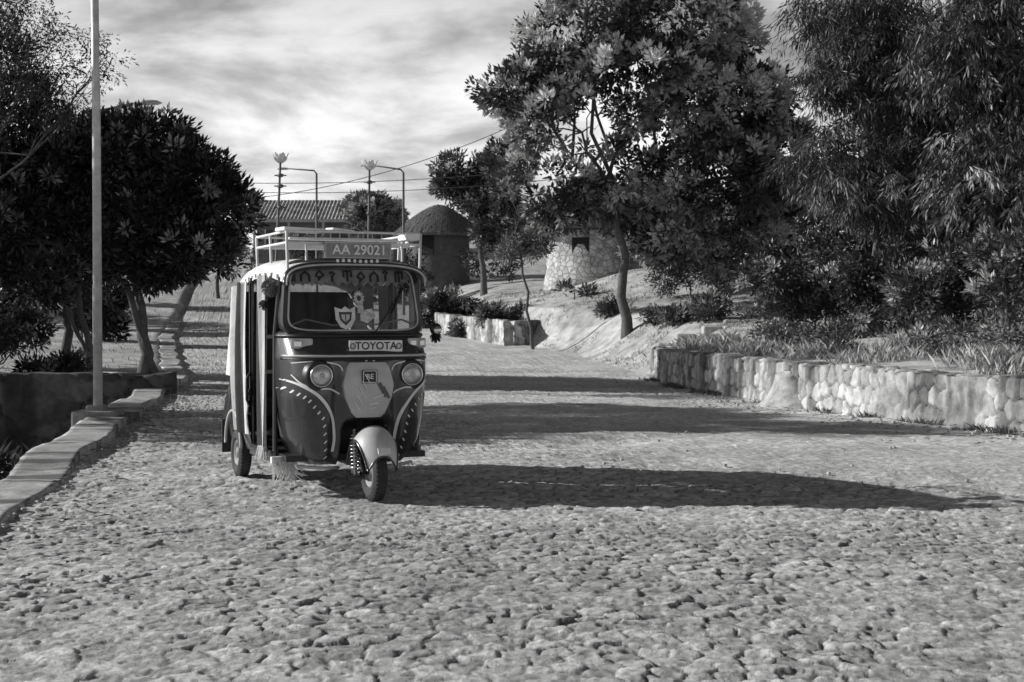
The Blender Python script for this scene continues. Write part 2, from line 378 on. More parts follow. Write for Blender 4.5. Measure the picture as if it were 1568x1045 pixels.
# ---------------------------------------------------------------- vegetation
m_bark=M('bark',.10,.95,.4,12,.8,25)
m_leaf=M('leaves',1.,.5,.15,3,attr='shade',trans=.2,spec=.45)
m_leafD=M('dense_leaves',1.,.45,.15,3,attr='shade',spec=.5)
def make_leaves(blobs,ncl,per,size,spread,base,tip,rng,droop=0.,gap=.42,shell=.5,wr=.36,style='rosette',tipf=.28):
    bl=np.array(blobs,float); vol=bl[:,3]*bl[:,4]*bl[:,5]; pr=vol**.8; pr/=pr.sum()
    k=rng.choice(len(bl),ncl*2,p=pr)
    d=rng.normal(size=(ncl*2,3)); d/=np.linalg.norm(d,axis=1)[:,None]
    r=shell+(1-shell)*rng.rand(ncl*2)**.6
    r*= .8+.4*vnoise(d[:,0]*2.3+k*5,d[:,2]*2.3+d[:,1]*1.7,3)
    c=bl[k,:3]+d*bl[k,3:6]*r[:,None]
    nz=fbm(c[:,0]*.9+c[:,1]*.3,c[:,2]*.9+c[:,1]*.4,5,2)
    ok=nz>gap-.08; c=c[ok][:ncl];d=d[ok][:ncl];r=r[ok][:ncl]; n=len(c)
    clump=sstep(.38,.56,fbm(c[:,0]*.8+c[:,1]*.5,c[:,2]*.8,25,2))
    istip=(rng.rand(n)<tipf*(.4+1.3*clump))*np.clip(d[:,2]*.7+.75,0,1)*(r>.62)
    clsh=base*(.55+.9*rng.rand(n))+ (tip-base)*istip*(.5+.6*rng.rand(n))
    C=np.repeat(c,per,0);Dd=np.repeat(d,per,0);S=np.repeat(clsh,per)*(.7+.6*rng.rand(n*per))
    tight=np.repeat(np.where(istip>.2,.62,1.),per)[:,None]
    N=n*per
    v=rng.normal(size=(N,3)); v/=np.linalg.norm(v,axis=1)[:,None]
    if style=='rosette':
        ax=v*.9+Dd*.55+np.array([0,0,.25]); ax/=np.linalg.norm(ax,axis=1)[:,None]
        P=C+v*spread*tight*(rng.rand(N,1)**.5)+Dd*.12*(1-tight)*2
    else:
        t=rng.rand(N,1); dr=np.repeat(rng.normal(size=(n,3))*np.array([1,1,.35]),per,0); dr/=np.linalg.norm(dr,axis=1)[:,None]
        P=C+dr*spread*(t-.3)*2.2+v*.08+np.array([0,0,-1.])*(t**2)*spread*1.1*droop
        ax=v*.6+dr*.5+np.array([0,0,-.9])*droop; ax/=np.linalg.norm(ax,axis=1)[:,None]
    w=rng.normal(size=(N,3)); sd=np.cross(ax,w); sd/=np.linalg.norm(sd,axis=1)[:,None]+1e-9
    L=size*(.6+.8*rng.rand(N,1)); Wd=L*wr*.5
    V=np.stack([P,P+ax*L*.45+sd*Wd,P+ax*L,P+ax*L*.45-sd*Wd],1).reshape(-1,3)
    F=np.arange(N*4).reshape(-1,4)
    return V,F,np.repeat(S,4),c
def tree(name,base,fork,blobs,ncl,per,size=.16,spread=.2,b0=.05,tip=.14,r0=.14,seed=1,style='rosette',droop=0.,gap=.42,shell=.5,wr=.36,extra=(),twigs=3,tipf=.28):
    rng=np.random.RandomState(seed); random.seed(seed)
    x,y=base[:2]; z0=float(G(x,y)) if len(base)<3 else base[2]
    p=empty(name,(x,y,z0)); o=np.array([x,y,z0])
    V,F,S,c=make_leaves(blobs,ncl,per,size,spread,b0,tip,rng,droop,gap,shell,wr,style,tipf)
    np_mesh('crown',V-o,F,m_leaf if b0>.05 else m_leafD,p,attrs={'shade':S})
    b=B()
    fk=np.array(fork,float)-o
    def wig(a,c_,n=5,s=.12):
        a=np.array(a);c_=np.array(c_); L=np.linalg.norm(c_-a)
        return [a+(c_-a)*t/n+(rng.normal(size=3)*s*L*.35 if 0<t<n else 0) for t in range(n+1)]
    P=wig((0,0,-.25),fk,6,.05); b.tube(P,[r0*(1.25-.1*i) if i else r0*1.5 for i in range(7)],9)
    for (ex,ey,ez,er) in extra:
        b.tube(wig((ex-x,ey-y,float(G(ex,ey))-z0-.2),fk+rng.normal(size=3)*.2,5,.08),[er*1.3,er,er*.9,er*.85,er*.8,er*.7],8)
    for q in blobs:
        t=np.array(q[:3])-o; P=wig(fk,t,5,.16); b.tube(P,[r0*.55,r0*.5,r0*.4,r0*.32,r0*.25,r0*.15],7,cap=False)
        for k in range(twigs*2):
            dv=rng.normal(size=3); dv/=np.linalg.norm(dv); e_=t+dv*np.array(q[3:6])*.85
            s_=P[3] if k%2 else P[4]
            b.tube(wig(s_,e_,4,.15),[r0*.2,r0*.16,r0*.12,r0*.08,r0*.03],5,cap=False)
    b.obj('trunk',m_bark,p,True)
    return p
# centre tree on the bank
tree('broadleaf_tree',(3.4,42),(3.05,42,4.6),[
 (2.2,42.5,9.4,1.8,1.6,1.4),(4.9,42,9.8,2.2,2,1.4),(.2,41.2,7.95,1.5,1.1,.6),(1.5,41,7.0,2.0,1.5,1.2),(3.8,41.5,7.9,2.2,2,1.6),(6.3,42.5,7.6,2.0,1.9,1.7),
 (1.1,42,5.2,1.45,1.4,1.2),(3.4,43,5.4,2.0,1.9,1.4),(5.9,42,5.3,2.2,2,1.6),(4.9,43.5,3.7,1.6,1.5,.9),(6.8,43,3.5,1.7,1.5,1.2),(7.9,43,5.8,1.4,1.4,1.7),(2.6,41,10.8,1.8,1.4,1.),(.9,41.5,8.6,1.1,1,.7)],
 2900,36,.19,.25,.055,.85,.14,seed=11,gap=.40,shell=.5,wr=.42,tipf=.46)
tree('young_tree',(.75,45.5),(.3,45.5,3.2),[(.1,45.5,4.5,.85,.8,.7),(-.35,45.3,3.6,.6,.6,.5),(.65,45.5,3.75,.6,.6,.6),(.1,45.5,5.4,.8,.8,.6)],330,30,.12,.2,.14,.5,.05,seed=12,gap=.45,shell=.2)
tree('broadleaf_tree',(-1.3,66),(-1.4,66,5.2),[(-2.3,66,8.0,1.2,1.2,.9),(-1.2,66,7.0,1.4,1.4,1.1),(-.6,66,5.4,1.3,1.3,1.2),(-.2,65,8.3,1.2,1,.9),(-2.9,66,7.3,.7,.7,.5)],650,34,.22,.28,.07,.6,.14,seed=13)
tree('broadleaf_tree',(-8.3,84),(-8.3,84,5.6),[(-8.3,84,7.6,1.6,1.3,.9),(-7.3,84,7.0,1.1,1.0,.8),(-9.3,84,6.9,1.0,1.0,.8)],420,30,.22,.28,.12,.6,.1,seed=14)
tree('broadleaf_tree',(-15.5,75),(-15.5,75,4.2),[(-15.4,75,5.2,1.2,1.2,.9),(-14.6,75,4.2,1.1,1.0,.8),(-16.6,75,4.7,1.2,1.0,1.)],380,30,.22,.28,.08,.3,.1,seed=15)
# right feathery trees
tree('casuarina_tree',(7.7,30),(7.5,30,5.2),[(7.5,30,7.4,1.1,1.1,1.1),(6.9,30.3,6.5,.9,.9,.7),(6.2,30,4.9,1.1,1,.8),(8.5,30,5.4,1.2,1.1,1.2),(7.5,29.6,4.1,1.4,1.2,.8),(8.5,30,7.6,1.1,1.1,1.0),(6.5,30.5,7.8,.7,.7,.5),(7.5,30,9.2,1,1,1)],
 1300,46,.17,.33,.052,.32,.08,seed=21,style='droop',droop=.9,gap=.43,shell=.25,wr=.13)
tree('eucalyptus_tree',(9.6,27.5),(9.5,27.5,4.6),[(8.7,27.5,6.6,1.1,1.1,1.1),(9.5,27.5,5.6,1.2,1.1,1.2),(8.9,27,3.9,1.2,1.1,1.1),(9.8,27,3.4,1.1,1,1.2),(9.4,27.5,7.6,1.2,1.1,.9),(10.6,27.5,6.2,1.2,1.2,1.3)],
 1200,42,.17,.33,.06,.50,.09,seed=22,style='droop',droop=1.,gap=.41,shell=.2,wr=.2)
tree('casuarina_tree',(10.5,36),(10.2,36,5.4),[(9.4,36,6.6,1.4,1.3,1.5),(11,36,7.5,1.6,1.4,1.5),(10.3,36,4.6,1.6,1.4,1.4),(12.2,36,5.5,1.7,1.4,1.8),(8.3,36,4.9,1.0,1.,1.3)],
 850,38,.18,.33,.04,.15,.11,seed=23,style='droop',droop=.8,gap=.38,shell=.2,wr=.27)
def shrub(x,y,blobs,n,seed,b0=.07,tip=.2,size=.13,name='shrub',style='rosette',per=28):
    return tree(name,(x,y),(x,y,float(G(x,y))+.3),blobs,n,per,size,.18,b0,tip,.03,seed=seed,gap=.4,shell=.15,twigs=2,style=style,droop=.5)
def rnd_blobs(x,y,w,h,k,rng):
    z=float(G(x,y)); return [(x+rng.uniform(-w,w),y+rng.uniform(-.6,.6),z+rng.uniform(.2,.95)*h,w*.5*rng.uniform(.7,1.2),w*.5,h*.34*rng.uniform(.6,1.2)) for _ in range(k)]
rg=np.random.RandomState(5)
for i,(x,y,w,h,n,b0,tip) in enumerate([(6.5,30.5,1.1,1.7,330,.06,.5),(7.6,28.6,1.0,1.5,300,.06,.45),(8.4,26.6,1.1,1.5,330,.07,.5),(9.3,24.8,1.0,1.7,330,.08,.55),(9.3,29.5,1.1,2.4,330,.05,.3),(5.9,47,1.3,1.8,260,.05,.3),(7.6,44.5,1.3,2.6,300,.05,.2),
    (-1.3,52.5,1.0,1.7,240,.1,.5),(-2.8,58,1.2,2.2,240,.06,.3),(-.2,50.5,.7,1.2,180,.12,.5),(8.6,33.5,1.2,2.8,300,.04,.25),(6.2,56,1.2,2.0,180,.06,.25),(7.4,40,1.2,2.4,260,.04,.2),(-6,72,1.8,2.6,220,.07,.3),(-10.5,86,2.2,2.2,220,.06,.3),(0.0,74,2.2,4.0,340,.05,.2),(9.8,40,1.6,3.6,340,.035,.12),
    (3.2,45.5,.5,.4,60,.08,.3),(4.8,39.5,.9,.45,100,.06,.3),(2.2,50,.5,.5,60,.09,.3),(5.6,38,.9,.6,110,.06,.35)]):
    shrub(x,y,rnd_blobs(x,y,w,h,7,rg),n,40+i,b0,tip,size=.12 if y<50 else .2)
# low scrub patches on the bank top
for i,(x,y) in enumerate([(6.6,22.3),(7.6,20.5),(5.6,25.6),(8.7,19.6),(5.2,29.2)]):
    shrub(x,y,rnd_blobs(x,y,.45,.42,5,rg),55,140+i,.1,.45,size=.08)
# left trees
tree('broadleaf_tree',(-7.7,30.3),(-8.0,30.3,2.0),[(-8.0,30.5,5.1,1.2,1.1,.7),(-6.9,30.3,4.2,1.1,1.1,.8),(-6.15,30.3,3.6,.75,.8,.65),(-6.7,30,2.75,.85,1,.6),(-8.0,30.3,3.5,1.4,1.4,1.1),(-7.6,30,2.5,1,1,.5),(-9.0,30.8,4.6,1.2,1.1,1.)],
 1450,38,.15,.21,.028,.38,.13,seed=31,gap=.42,shell=.45,tipf=.24,extra=[(-7.55,30.4,0,.09)])
tree('broadleaf_tree',(-9.2,29.5),(-9.3,29.5,2.2),[(-9.3,29.5,4.4,1.3,1.3,1.3),(-9.1,29.3,2.9,1.2,1.2,.8),(-10.3,29,5.2,1.2,1.2,1.2),(-10.4,29,3.3,1.3,1.3,1.2),(-9.7,28.6,2.2,1.0,1.0,.6),(-11.6,29.2,4.2,1.3,1.3,1.9),(-10.9,28.8,6.4,1.2,1.1,.9)],
 1500,38,.15,.22,.022,.22,.1,seed=32,gap=.36,shell=.4,tipf=.18,extra=[(-8.65,29.6,0,.08),(-8.5,29.3,0,.05)])
tree('acacia_tree',(-10.6,26.8),(-10.0,26.6,3.6),[(-8.6,26.6,6.3,.8,.7,.8),(-9.6,26.6,5.6,1.0,.8,.8),(-9.6,26.6,7.2,1.0,.8,.7),(-8.3,26.6,5.2,.5,.5,.5),(-7.6,26.6,6.1,.25,.3,.6)],420,26,.08,.25,.03,.10,.05,seed=33,style='droop',droop=.3,gap=.42,shell=.3,twigs=5,wr=.3)
for i,(x,y,w,h,n) in enumerate([(-9.7,26.8,.8,1.3,300),(-10.6,27,1.0,1.9,350),(-8.9,27.6,.5,.5,120),(-11.8,28,1.3,2.3,360),(-14.5,48,1.8,2.2,260),(-18,55,2.5,4,360),(-20,70,3,4.5,360),(-6.6,22.5,.5,.5,120),(-7.2,19.5,.6,.6,160),(-6.8,16.5,.5,.5,140)]):
    shrub(x,y,rnd_blobs(x,y,w,h,6,rg),n,70+i,.035,.25,size=.10 if y<40 else .22)
# trees left of the frame that shade the road behind the vehicle
tree('broadleaf_tree',(-16,21.5,-1.2),(-15.8,21.5,3.2),[(-15.5,20.6,6.3,1.9,1.7,1.1),(-15,18.9,5.3,1.4,1.1,.7),(-15.5,23.3,6.8,1.9,1.7,1.2),(-17.1,22,5.6,1.6,1.5,1.1),(-14.5,21,7.6,1.4,1.3,.7)],560,34,.22,.28,.04,.1,.16,seed=34,gap=.40,shell=.3)
tree('broadleaf_tree',(-15.5,33),(-15.5,33,3.2),[(-15.5,33,6,2,1.8,1.7),(-13.6,33,5,1.6,1.5,1.4),(-17,34,5,1.8,1.8,1.8)],500,34,.22,.28,.04,.1,.16,seed=35,gap=.36,shell=.3)
fb=[]
for k in range(34):
    x=-75+k*4.3+rg.uniform(-1.5,1.5); y=125+rg.uniform(-6,6); fb.append((x,y,float(G(x,y))+rg.uniform(1.5,2.6),3.2,2.5,rg.uniform(1.4,2.3)))
for k in range(14):
    x=6+k*3.2; y=78+rg.uniform(-3,3); fb.append((x,y,float(G(x,y))+2.6,2.6,2.2,rg.uniform(2.2,3.2)))
for k in range(10):
    x=-24-k*3.2; y=60+k*2; fb.append((x,y,float(G(x,y))+3,2.8,2.2,rg.uniform(2.5,3.6)))
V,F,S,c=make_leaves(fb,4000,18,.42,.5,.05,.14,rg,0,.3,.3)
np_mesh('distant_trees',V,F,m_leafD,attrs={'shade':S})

# grass
def grass(name,n,fx,hmin,hmax,shade,seed,lo=.3,hi=.62,wk=1.):
    rng=np.random.RandomState(seed); x,y=fx(rng,n); nz=fbm(x*.9,y*.9,17); ok=rng.rand(n)<sstep(lo,hi,nz)*sstep(.38,.56,fbm(x*3,y*3,19)); x=x[ok];y=y[ok];n=len(x)
    cl=fbm(x*2.5,y*2.5,18)
    z=G(x,y)-.02; h=(hmin+(hmax-hmin)*rng.rand(n)**2.5)*(.3+1.4*cl); an=rng.rand(n)*6.283; w=(.0015+.0015*rng.rand(n)+.0001*y)*wk
    lx=rng.normal(size=n)*.38*h; ly=rng.normal(size=n)*.38*h; c=np.cos(an)*w;s=np.sin(an)*w
    V=np.stack([np.stack([x-c,y-s,z],-1),np.stack([x+c,y+s,z],-1),np.stack([x+c*.7+lx*.35,y+s*.7+ly*.35,z+h*.6],-1),np.stack([x+lx,y+ly,z+h],-1)],1).reshape(-1,3)
    return np_mesh(name,V,np.arange(n*4).reshape(-1,4),m_leaf,attrs={'shade':np.repeat(shade*(.4+1.2*rng.rand(n)),4)})
def f1(r,n):
    y=14+18*r.rand(n)**1.1; return bx(y)+.4+6*r.rand(n)**1.2,y
grass('dry_grass',150000,f1,.03,.26,.34,1,.36,.62)
def f2(r,n):
    y=31+30*r.rand(n); return bx(y)+.4+9*r.rand(n)**1.1,y
grass('grass_tufts',80000,f2,.03,.15,.2,2,.38,.6)
def f3(r,n):
    y=25.8+40*r.rand(n)**1.4; return edgeL(y)-.6-8*r.rand(n),y
grass('verge_grass',30000,f3,.03,.16,.2,3,.4,.66)
def f4(r,n):
    y=9+16*r.rand(n); return edgeL(y)-.6-6*r.rand(n),y
grass('ditch_grass',40000,f4,.1,.5,.10,4,wk=2.)
def gfoot(name,n,seed):
    rng=np.random.RandomState(seed); y=13+18*rng.rand(n); x=bx(y)-.06-np.abs(rng.normal(size=n))*.10; ok=rng.rand(n)<sstep(.5,.7,fbm(x*2,y*2,27)); x=x[ok];y=y[ok];n=len(x)
    h=.03+.10*rng.rand(n)**2; lx=rng.normal(size=n)*.5*h; ly=rng.normal(size=n)*.5*h; w=.005
    z=np.zeros(n)
    V=np.stack([np.stack([x-w,y,z],-1),np.stack([x+w,y,z],-1),np.stack([x+w*.6+lx*.4,y+ly*.4,z+h*.6],-1),np.stack([x+lx,y+ly,z+h],-1)],1).reshape(-1,3)
    np_mesh(name,V,np.arange(n*4).reshape(-1,4),m_leaf,attrs={'shade':np.repeat(.12*(.5+rng.rand(n)),4)})
gfoot('wall_foot_weeds',9000,6)
random.seed(99)
pts=[]
for k in range(130):
    y=13+20*random.random()**1.2; x=bx(y)-.15-abs(random.gauss(0,.5)); pts.append((float(x),y,.02,random.uniform(.015,.05)))
for k in range(200):
    y=random.uniform(11.8,30); x=random.uniform(0,1)*float(bx(y)); pts.append((x,y,.03,random.uniform(.008,.026)))
for k in range(60):
    y=random.uniform(9,25); pts.append((float(edgeL(y))+abs(random.gauss(0,.2)),y,.02,random.uniform(.012,.035)))
rocks('loose_stones',pts,M('loose_stone',.42,.9,.4,8,.5,20))
rng=np.random.RandomState(8); n=1500
y=7+20*rng.rand(n); left=rng.rand(n)<.5
x=np.where(left,edgeL(y)+np.abs(rng.normal(size=n))*.5,bx(y)-.1-np.abs(rng.normal(size=n))*.9); n=len(x)
an=rng.rand(n)*6.283; L_=.02+.03*rng.rand(n); c=np.cos(an)*L_; s=np.sin(an)*L_; z=.045+.02*rng.rand(n)
V=np.stack([np.stack([x-c,y-s,z],-1),np.stack([x-s*.4,y+c*.4,z+.012],-1),np.stack([x+c,y+s,z+.004],-1),np.stack([x+s*.4,y-c*.4,z+.008],-1)],1).reshape(-1,3)
np_mesh('fallen_leaves',V,np.arange(n*4).reshape(-1,4),m_leafD,attrs={'shade':np.repeat(.05+.2*rng.rand(n),4)})

# ================================================================ AUTO RICKSHAW
car=empty('auto_rickshaw',(-1.07,11.0,0),rad(23))
m_paint=M('dark_paint',.03,.26,.25,3,.03,20,spec=.6,coat=.5)
m_white=M('white_paint',.7,.5,.15,6)
m_grey=M('grey_panel',.45,.4,.15,5,coat=.2)
m_canvas=M('canvas',.68,.85,.16,4,.6,8)
m_canvas2=M('canvas_dark',.03,.85,.3,6,.4,10)
m_rub=M('rubber',.03,.8,.4,12,.3,60)
m_chrome=M('bright_metal',.6,.25,.15,8,metal=.9)
m_blk=M('black_trim',.012,.45,.2,9)
m_seat=M('seat_vinyl',.06,.4,.2,6)
zs=[.25,.32,.45,.62,.8,.95,1.1,1.2,1.28]
Fz=[.33,.25,.19,.15,.13,.14,.17,.27,.36]
Wz=[.42,.49,.545,.575,.595,.605,.61,.605,.60]
BK=.78
def surf(lx,z,rec=True):
    F=np.interp(z,zs,Fz);W=np.interp(z,zs,Wz); e_=.62
    q=min(1,abs(lx)/W); t=math.asin(q**(1/e_)) if q<1 else math.pi/2
    ly=BK-(BK-F)*max(0,math.cos(t))**e_
    if z<1.08:
        k=min(1,(1.08-z)/.25); ly+=.055*k*math.exp(-((abs(lx)-.235)/.06)**2)
    if rec and z<.62:
        k=min(1,(.62-z)/.08); ly+=.30*k*(1-float(sstep(.13,.2,abs(lx))))
    return ly
b=B(); rows=[]
for i in range(49):
    z=.25+(1.28-.25)*i/48; W=float(np.interp(z,zs,Wz)); row=[]
    for j in range(97):
        s=-1+2*j/96; lx=W*(abs(math.sin(s*math.pi/2))**.75)*(1 if s>0 else -1)
        row.append((lx,surf(lx,z),z))
    rows.append(row)
b.grid(rows); o=b.obj('front_body',m_paint,car,True)
def wly(lx,z): return .40+(z-1.28)*.22+.13*(abs(lx)/.6)**2.5
b=B(); rows=[]
for k in range(5):
    t=k/4; rows.append([(W_*(1-.01*t),surf(W_*.999,1.28)*(1-t)+(wly(W_,1.28)+.03)*t,1.28+.03*math.sin(t*math.pi/2)) for W_ in np.linspace(-.6,.6,41)])
b.grid(rows); b.obj('cowl',m_paint,car,True)
def line_on(b,pts,r,off=.006,n=24):
    P=[]
    pts=np.array(pts); d=np.r_[0,np.cumsum(np.hypot(*np.diff(pts,axis=0).T))]
    for s in np.linspace(0,d[-1],n):
        lx=float(np.interp(s,d,pts[:,0]));z=float(np.interp(s,d,pts[:,1])); P.append((lx,surf(lx,z,False)-off,z))
    b.tube(P,r,6)
def strip_on(b,pts,w,off=.005,n=30):
    pts=np.array(pts,float); tt=np.linspace(0,len(pts)-1,n)
    Q=[]
    for t in tt:
        i=min(int(t),len(pts)-2); f=t-i; p0=pts[max(i-1,0)];p1=pts[i];p2=pts[i+1];p3=pts[min(i+2,len(pts)-1)]
        Q.append(.5*((2*p1)+(-p0+p2)*f+(2*p0-5*p1+4*p2-p3)*f*f+(-p0+3*p1-3*p2+p3)*f**3))
    Q=np.array(Q);T=np.gradient(Q,axis=0);T/=np.linalg.norm(T,axis=1)[:,None]; Nn=np.stack([-T[:,1],T[:,0]],-1)
    rows=[]
    for q,nn,i in zip(Q,Nn,range(n)):
        ww=w*(.35+.65*math.sin(math.pi*min(1,(i+2)/(n*.5)) /2)) if i<n*.5 else w
        rows.append([(float(a_[0]),surf(min(max(a_[0],-.6),.6),a_[1],False)-off,float(a_[1])) for a_ in [q+nn*ww*k for k in(-.5,0,.5)]])
    b.grid(rows)
b=B()
line_on(b,[(-.6,1.115),(.6,1.115)],.011,.004,60)
b.obj('ridge_trim',m_grey,car,True)
b=B(); line_on(b,[(-.6,1.27),(.6,1.27)],.02,.0,60); line_on(b,[(-.6,1.09),(.6,1.09)],.008,.004,60); b.obj('cowl_edge',m_blk,car,True)
b=B()
for s in(-1,1):
    strip_on(b,[(s*.6,.93),(s*.5,.885),(s*.38,.80),(s*.285,.66),(s*.25,.5),(s*.25,.36)],.024)
    for k in range(13):
        t=k/12; xx=np.interp(t,[0,.3,.6,1],[.58,.45,.335,.295]);zz=np.interp(t,[0,.3,.6,1],[.915,.84,.68,.37])
        strip_on(b,[(s*(xx+.0),zz-.045),(s*(xx+.018),zz-.068)],.011,n=4)
    strip_on(b,[(s*.56,1.06),(s*.4,1.075),(s*.24,1.05),(s*.2,1.0)],.010)
    strip_on(b,[(s*.56,.97),(s*.5,.90),(s*.4,.865),(s*.3,.86),(s*.22,.82)],.012)
b.obj('side_stripes',m_white,car)
b=B(); rows=[]
for i in range(25):
    t=i/24; z=.635+.43*t; hw=np.interp(t,[0,.08,.35,.6,.93,1],[.10,.135,.185,.205,.17,.145])
    rows.append([(hw*k/8,surf(.12*abs(k)/8,z,False)-.028+.016*abs(k/8)**4,z) for k in range(-8,9)])
b.grid(rows)
for sg in(-1,1):
    b.grid([[r[16 if sg>0 else 0] for r in rows],[(r[16 if sg>0 else 0][0]*1.02,r[16 if sg>0 else 0][1]+.12,r[16 if sg>0 else 0][2]) for r in rows]])
b.obj('nose_panel',m_grey,car,True)
fy=lambda z:surf(.03,z,False)-.036
b=B(); b.box((0,fy(.95),.955),(.125,.008,.105)); b.obj('badge',m_blk,car,bevel=.003)
b=B()
for (x,z,w,h) in [(-.052,.955,.005,.092),(.052,.955,.005,.092),(0,1.0,.10,.005),(0,.910,.10,.005)]: b.box((x,fy(.95)-.006,z),(w,.004,h))
b.obj('badge_frame',m_white,car)
b=B()
for k in range(5):
    b.box((-.10+.02*k,fy(.8)-.001,.72+.055*k),(.006,.004,.085),ry=-.55)
b.box((.07,fy(.75)-.002,.80),(.09,.004,.010),ry=-.3);b.box((.03,fy(.75)-.002,.745),(.08,.004,.010),ry=-.1);b.box((.02,fy(.75)-.002,.71),(.06,.004,.008))
b.obj('badge_lines',m_white,car)
b=B()
b.box((.105,fy(.85)+.004,.85),(.03,.006,.12),ry=-.5); b.box((.135,fy(.85)+.008,.83),(.02,.006,.10),ry=-.5); b.obj('panel_decals',m_paint,car)
def text(s,size,loc,mat,name,rx=90,rz=0,sx=1.):
    cu=bpy.data.curves.new(name,'FONT'); cu.body=s; cu.size=size; cu.extrude=.001; cu.offset=size*.015; cu.align_x='CENTER';cu.align_y='CENTER'
    cu.materials.append(mat); o=bpy.data.objects.new(name,cu); o.location=loc;o.rotation_euler=(rad(rx),0,rad(rz)); o.scale=(sx,1,1); return link(o,car)
text('RE',.055,(0,fy(.95)-.008,.955),m_white,'badge_text')
m_glass=M('lens_glass',.5,.12,.2,30,metal=.6,bump=.2,bscale=90)
for s in(-1,1):
    z=.965; cx=s*.37; cy=surf(cx,z)-.02
    b=B(); b.lathe([(.001,-.02),(.05,-.016),(.078,.0),(.078,.01)],28,(cx,cy,z),'Y'); b.obj('headlight_lens',m_glass,car,True)
    b=B(); b.lathe([(.001,-.024),(.02,-.023),(.022,-.018)],16,(cx,cy,z),'Y'); b.obj('headlight_bulb_cap',m_grey,car,True)
    b=B(); b.lathe([(.078,.03),(.080,-.01),(.086,-.014),(.090,-.005),(.092,.06)],28,(cx,cy,z),'Y'); b.obj('headlight_ring',m_chrome,car,True)
    b=B(); b.lathe([(.093,.10),(.093,.0),(.118,.02),(.13,.10)],28,(cx,cy,z),'Y'); b.obj('headlight_housing',m_blk,car,True)
    b=B(); zz=1.21; cx=s*.475; b.box((cx,surf(cx,zz)-.006,zz),(.175,.035,.08),rz=s*.33); b.obj('indicator_housing',m_grey,car,bevel=.012)
    b=B(); b.box((cx-.035*1,surf(cx,zz)-.028,zz),(.06,.02,.05),rz=s*.33); b.box((cx+.04,surf(cx,zz)-.022,zz),(.05,.02,.05),rz=s*.33); b.obj('indicator_lens',m_chrome,car,bevel=.006)
zz=1.19; cy=surf(.02,zz)-.03
b=B(); b.box((.09,cy,zz),(.44,.012,.092)); b.obj('name_plate',m_white,car,bevel=.004)
text('TOYOTA',.083,(.09,cy-.0085,zz),m_blk,'plate_text')
for s in(-1,1):
    b=B(); b.tube([(.09+s*.19+.022*math.cos(a_),cy-.008,zz+.022*math.sin(a_)) for a_ in np.linspace(0,6.283,17)[:-1]],.003,5,closed=True); b.tube([(.09+s*.19+.01*math.cos(a_),cy-.008,zz+.022*math.sin(a_)) for a_ in np.linspace(0,6.283,17)[:-1]],.002,5,closed=True); b.obj('plate_emblem',m_blk,car)
b=B()
for s in(-1,1): b.lathe([(.001,-.012),(.008,-.01),(.01,0)],10,(.02+s*.03,surf(.02,1.09)-.0,1.075),'Y')
b.obj('bolts',m_chrome,car)
def loop(a_,b_,zc,n,k=72,dy=0.):
    out=[]
    for i in range(k):
        th=2*math.pi*i/k; c,s=math.cos(th),math.sin(th)
        x=a_*math.copysign(abs(c)**(2/n),c); z=zc+b_*math.copysign(abs(s)**(2/n),s)
        x*=1-.10*max(0,(z-1.3))/.6
        out.append((x,wly(x,z)+dy,z))
    return out
def ring(b,A,C):
    k=len(A); b.add(A+C,[(i,(i+1)%k,k+(i+1)%k,k+i) for i in range(k)])
b=B(); o1=loop(.61,.315,1.575,7); o2=loop(.555,.255,1.565,7,dy=-.008); o3=loop(.61,.315,1.575,7,dy=.07)
om=loop(.595,.30,1.573,7,dy=-.014); ring(b,o3,o1);ring(b,o1,om);ring(b,om,o2); ring(b,o2,loop(.55,.25,1.565,7,dy=.03))
b.obj('windscreen_frame',m_paint,car,True)
b=B(); b.tube(loop(.553,.253,1.565,7,dy=-.006),.008,6,closed=True); b.obj('windscreen_seal',m_grey,car,True)
mg=bpy.data.materials.new('windscreen_glass'); mg.use_nodes=True; nt=mg.node_tree
for nd in list(nt.nodes):
    if nd.type=='BSDF_PRINCIPLED': nt.nodes.remove(nd)
tr=nt.nodes.new('ShaderNodeBsdfTransparent'); tr.inputs[0].default_value=(.55,.55,.55,1)
gl=nt.nodes.new('ShaderNodeBsdfGlossy'); gl.inputs['Roughness'].default_value=.04; gl.inputs['Color'].default_value=(.8,.8,.8,1)
no=nt.nodes.new('ShaderNodeTexNoise'); no.inputs['Scale'].default_value=4
mr=nt.nodes.new('ShaderNodeMapRange'); mr.inputs['To Min'].default_value=.05; mr.inputs['To Max'].default_value=.16
nt.links.new(no.outputs['Fac'],mr.inputs['Value'])
mx=nt.nodes.new('ShaderNodeMixShader'); nt.links.new(mr.outputs['Result'],mx.inputs[0]); nt.links.new(tr.outputs[0],mx.inputs[1]);nt.links.new(gl.outputs[0],mx.inputs[2]); nt.links.new(mx.outputs[0],nt.nodes['Material Output'].inputs['Surface'])
b=B(); rows=[]
for i in range(13):
    t=.999*i/12; rows.append([ (x*t, wly(x*t,1.565+(z-1.565)*t)+.002, 1.565+(z-1.565)*t) for (x,y,z) in (lambda L_:L_+[L_[0]])(loop(.553,.253,1.565,7))])
b.grid(rows); b.obj('windscreen_glass',mg,car,True)
b=B(); rows=[]
for z in(1.70,1.735,1.77,1.80): rows.append([(x,wly(x,z)-.003,z) for x in np.linspace(-.47,.47,25)])
m_band=M('sun_band',.15,.7,.5,12); b.grid(rows); b.obj('sun_band',m_band,car)
b=B()
rl=random.Random(8)
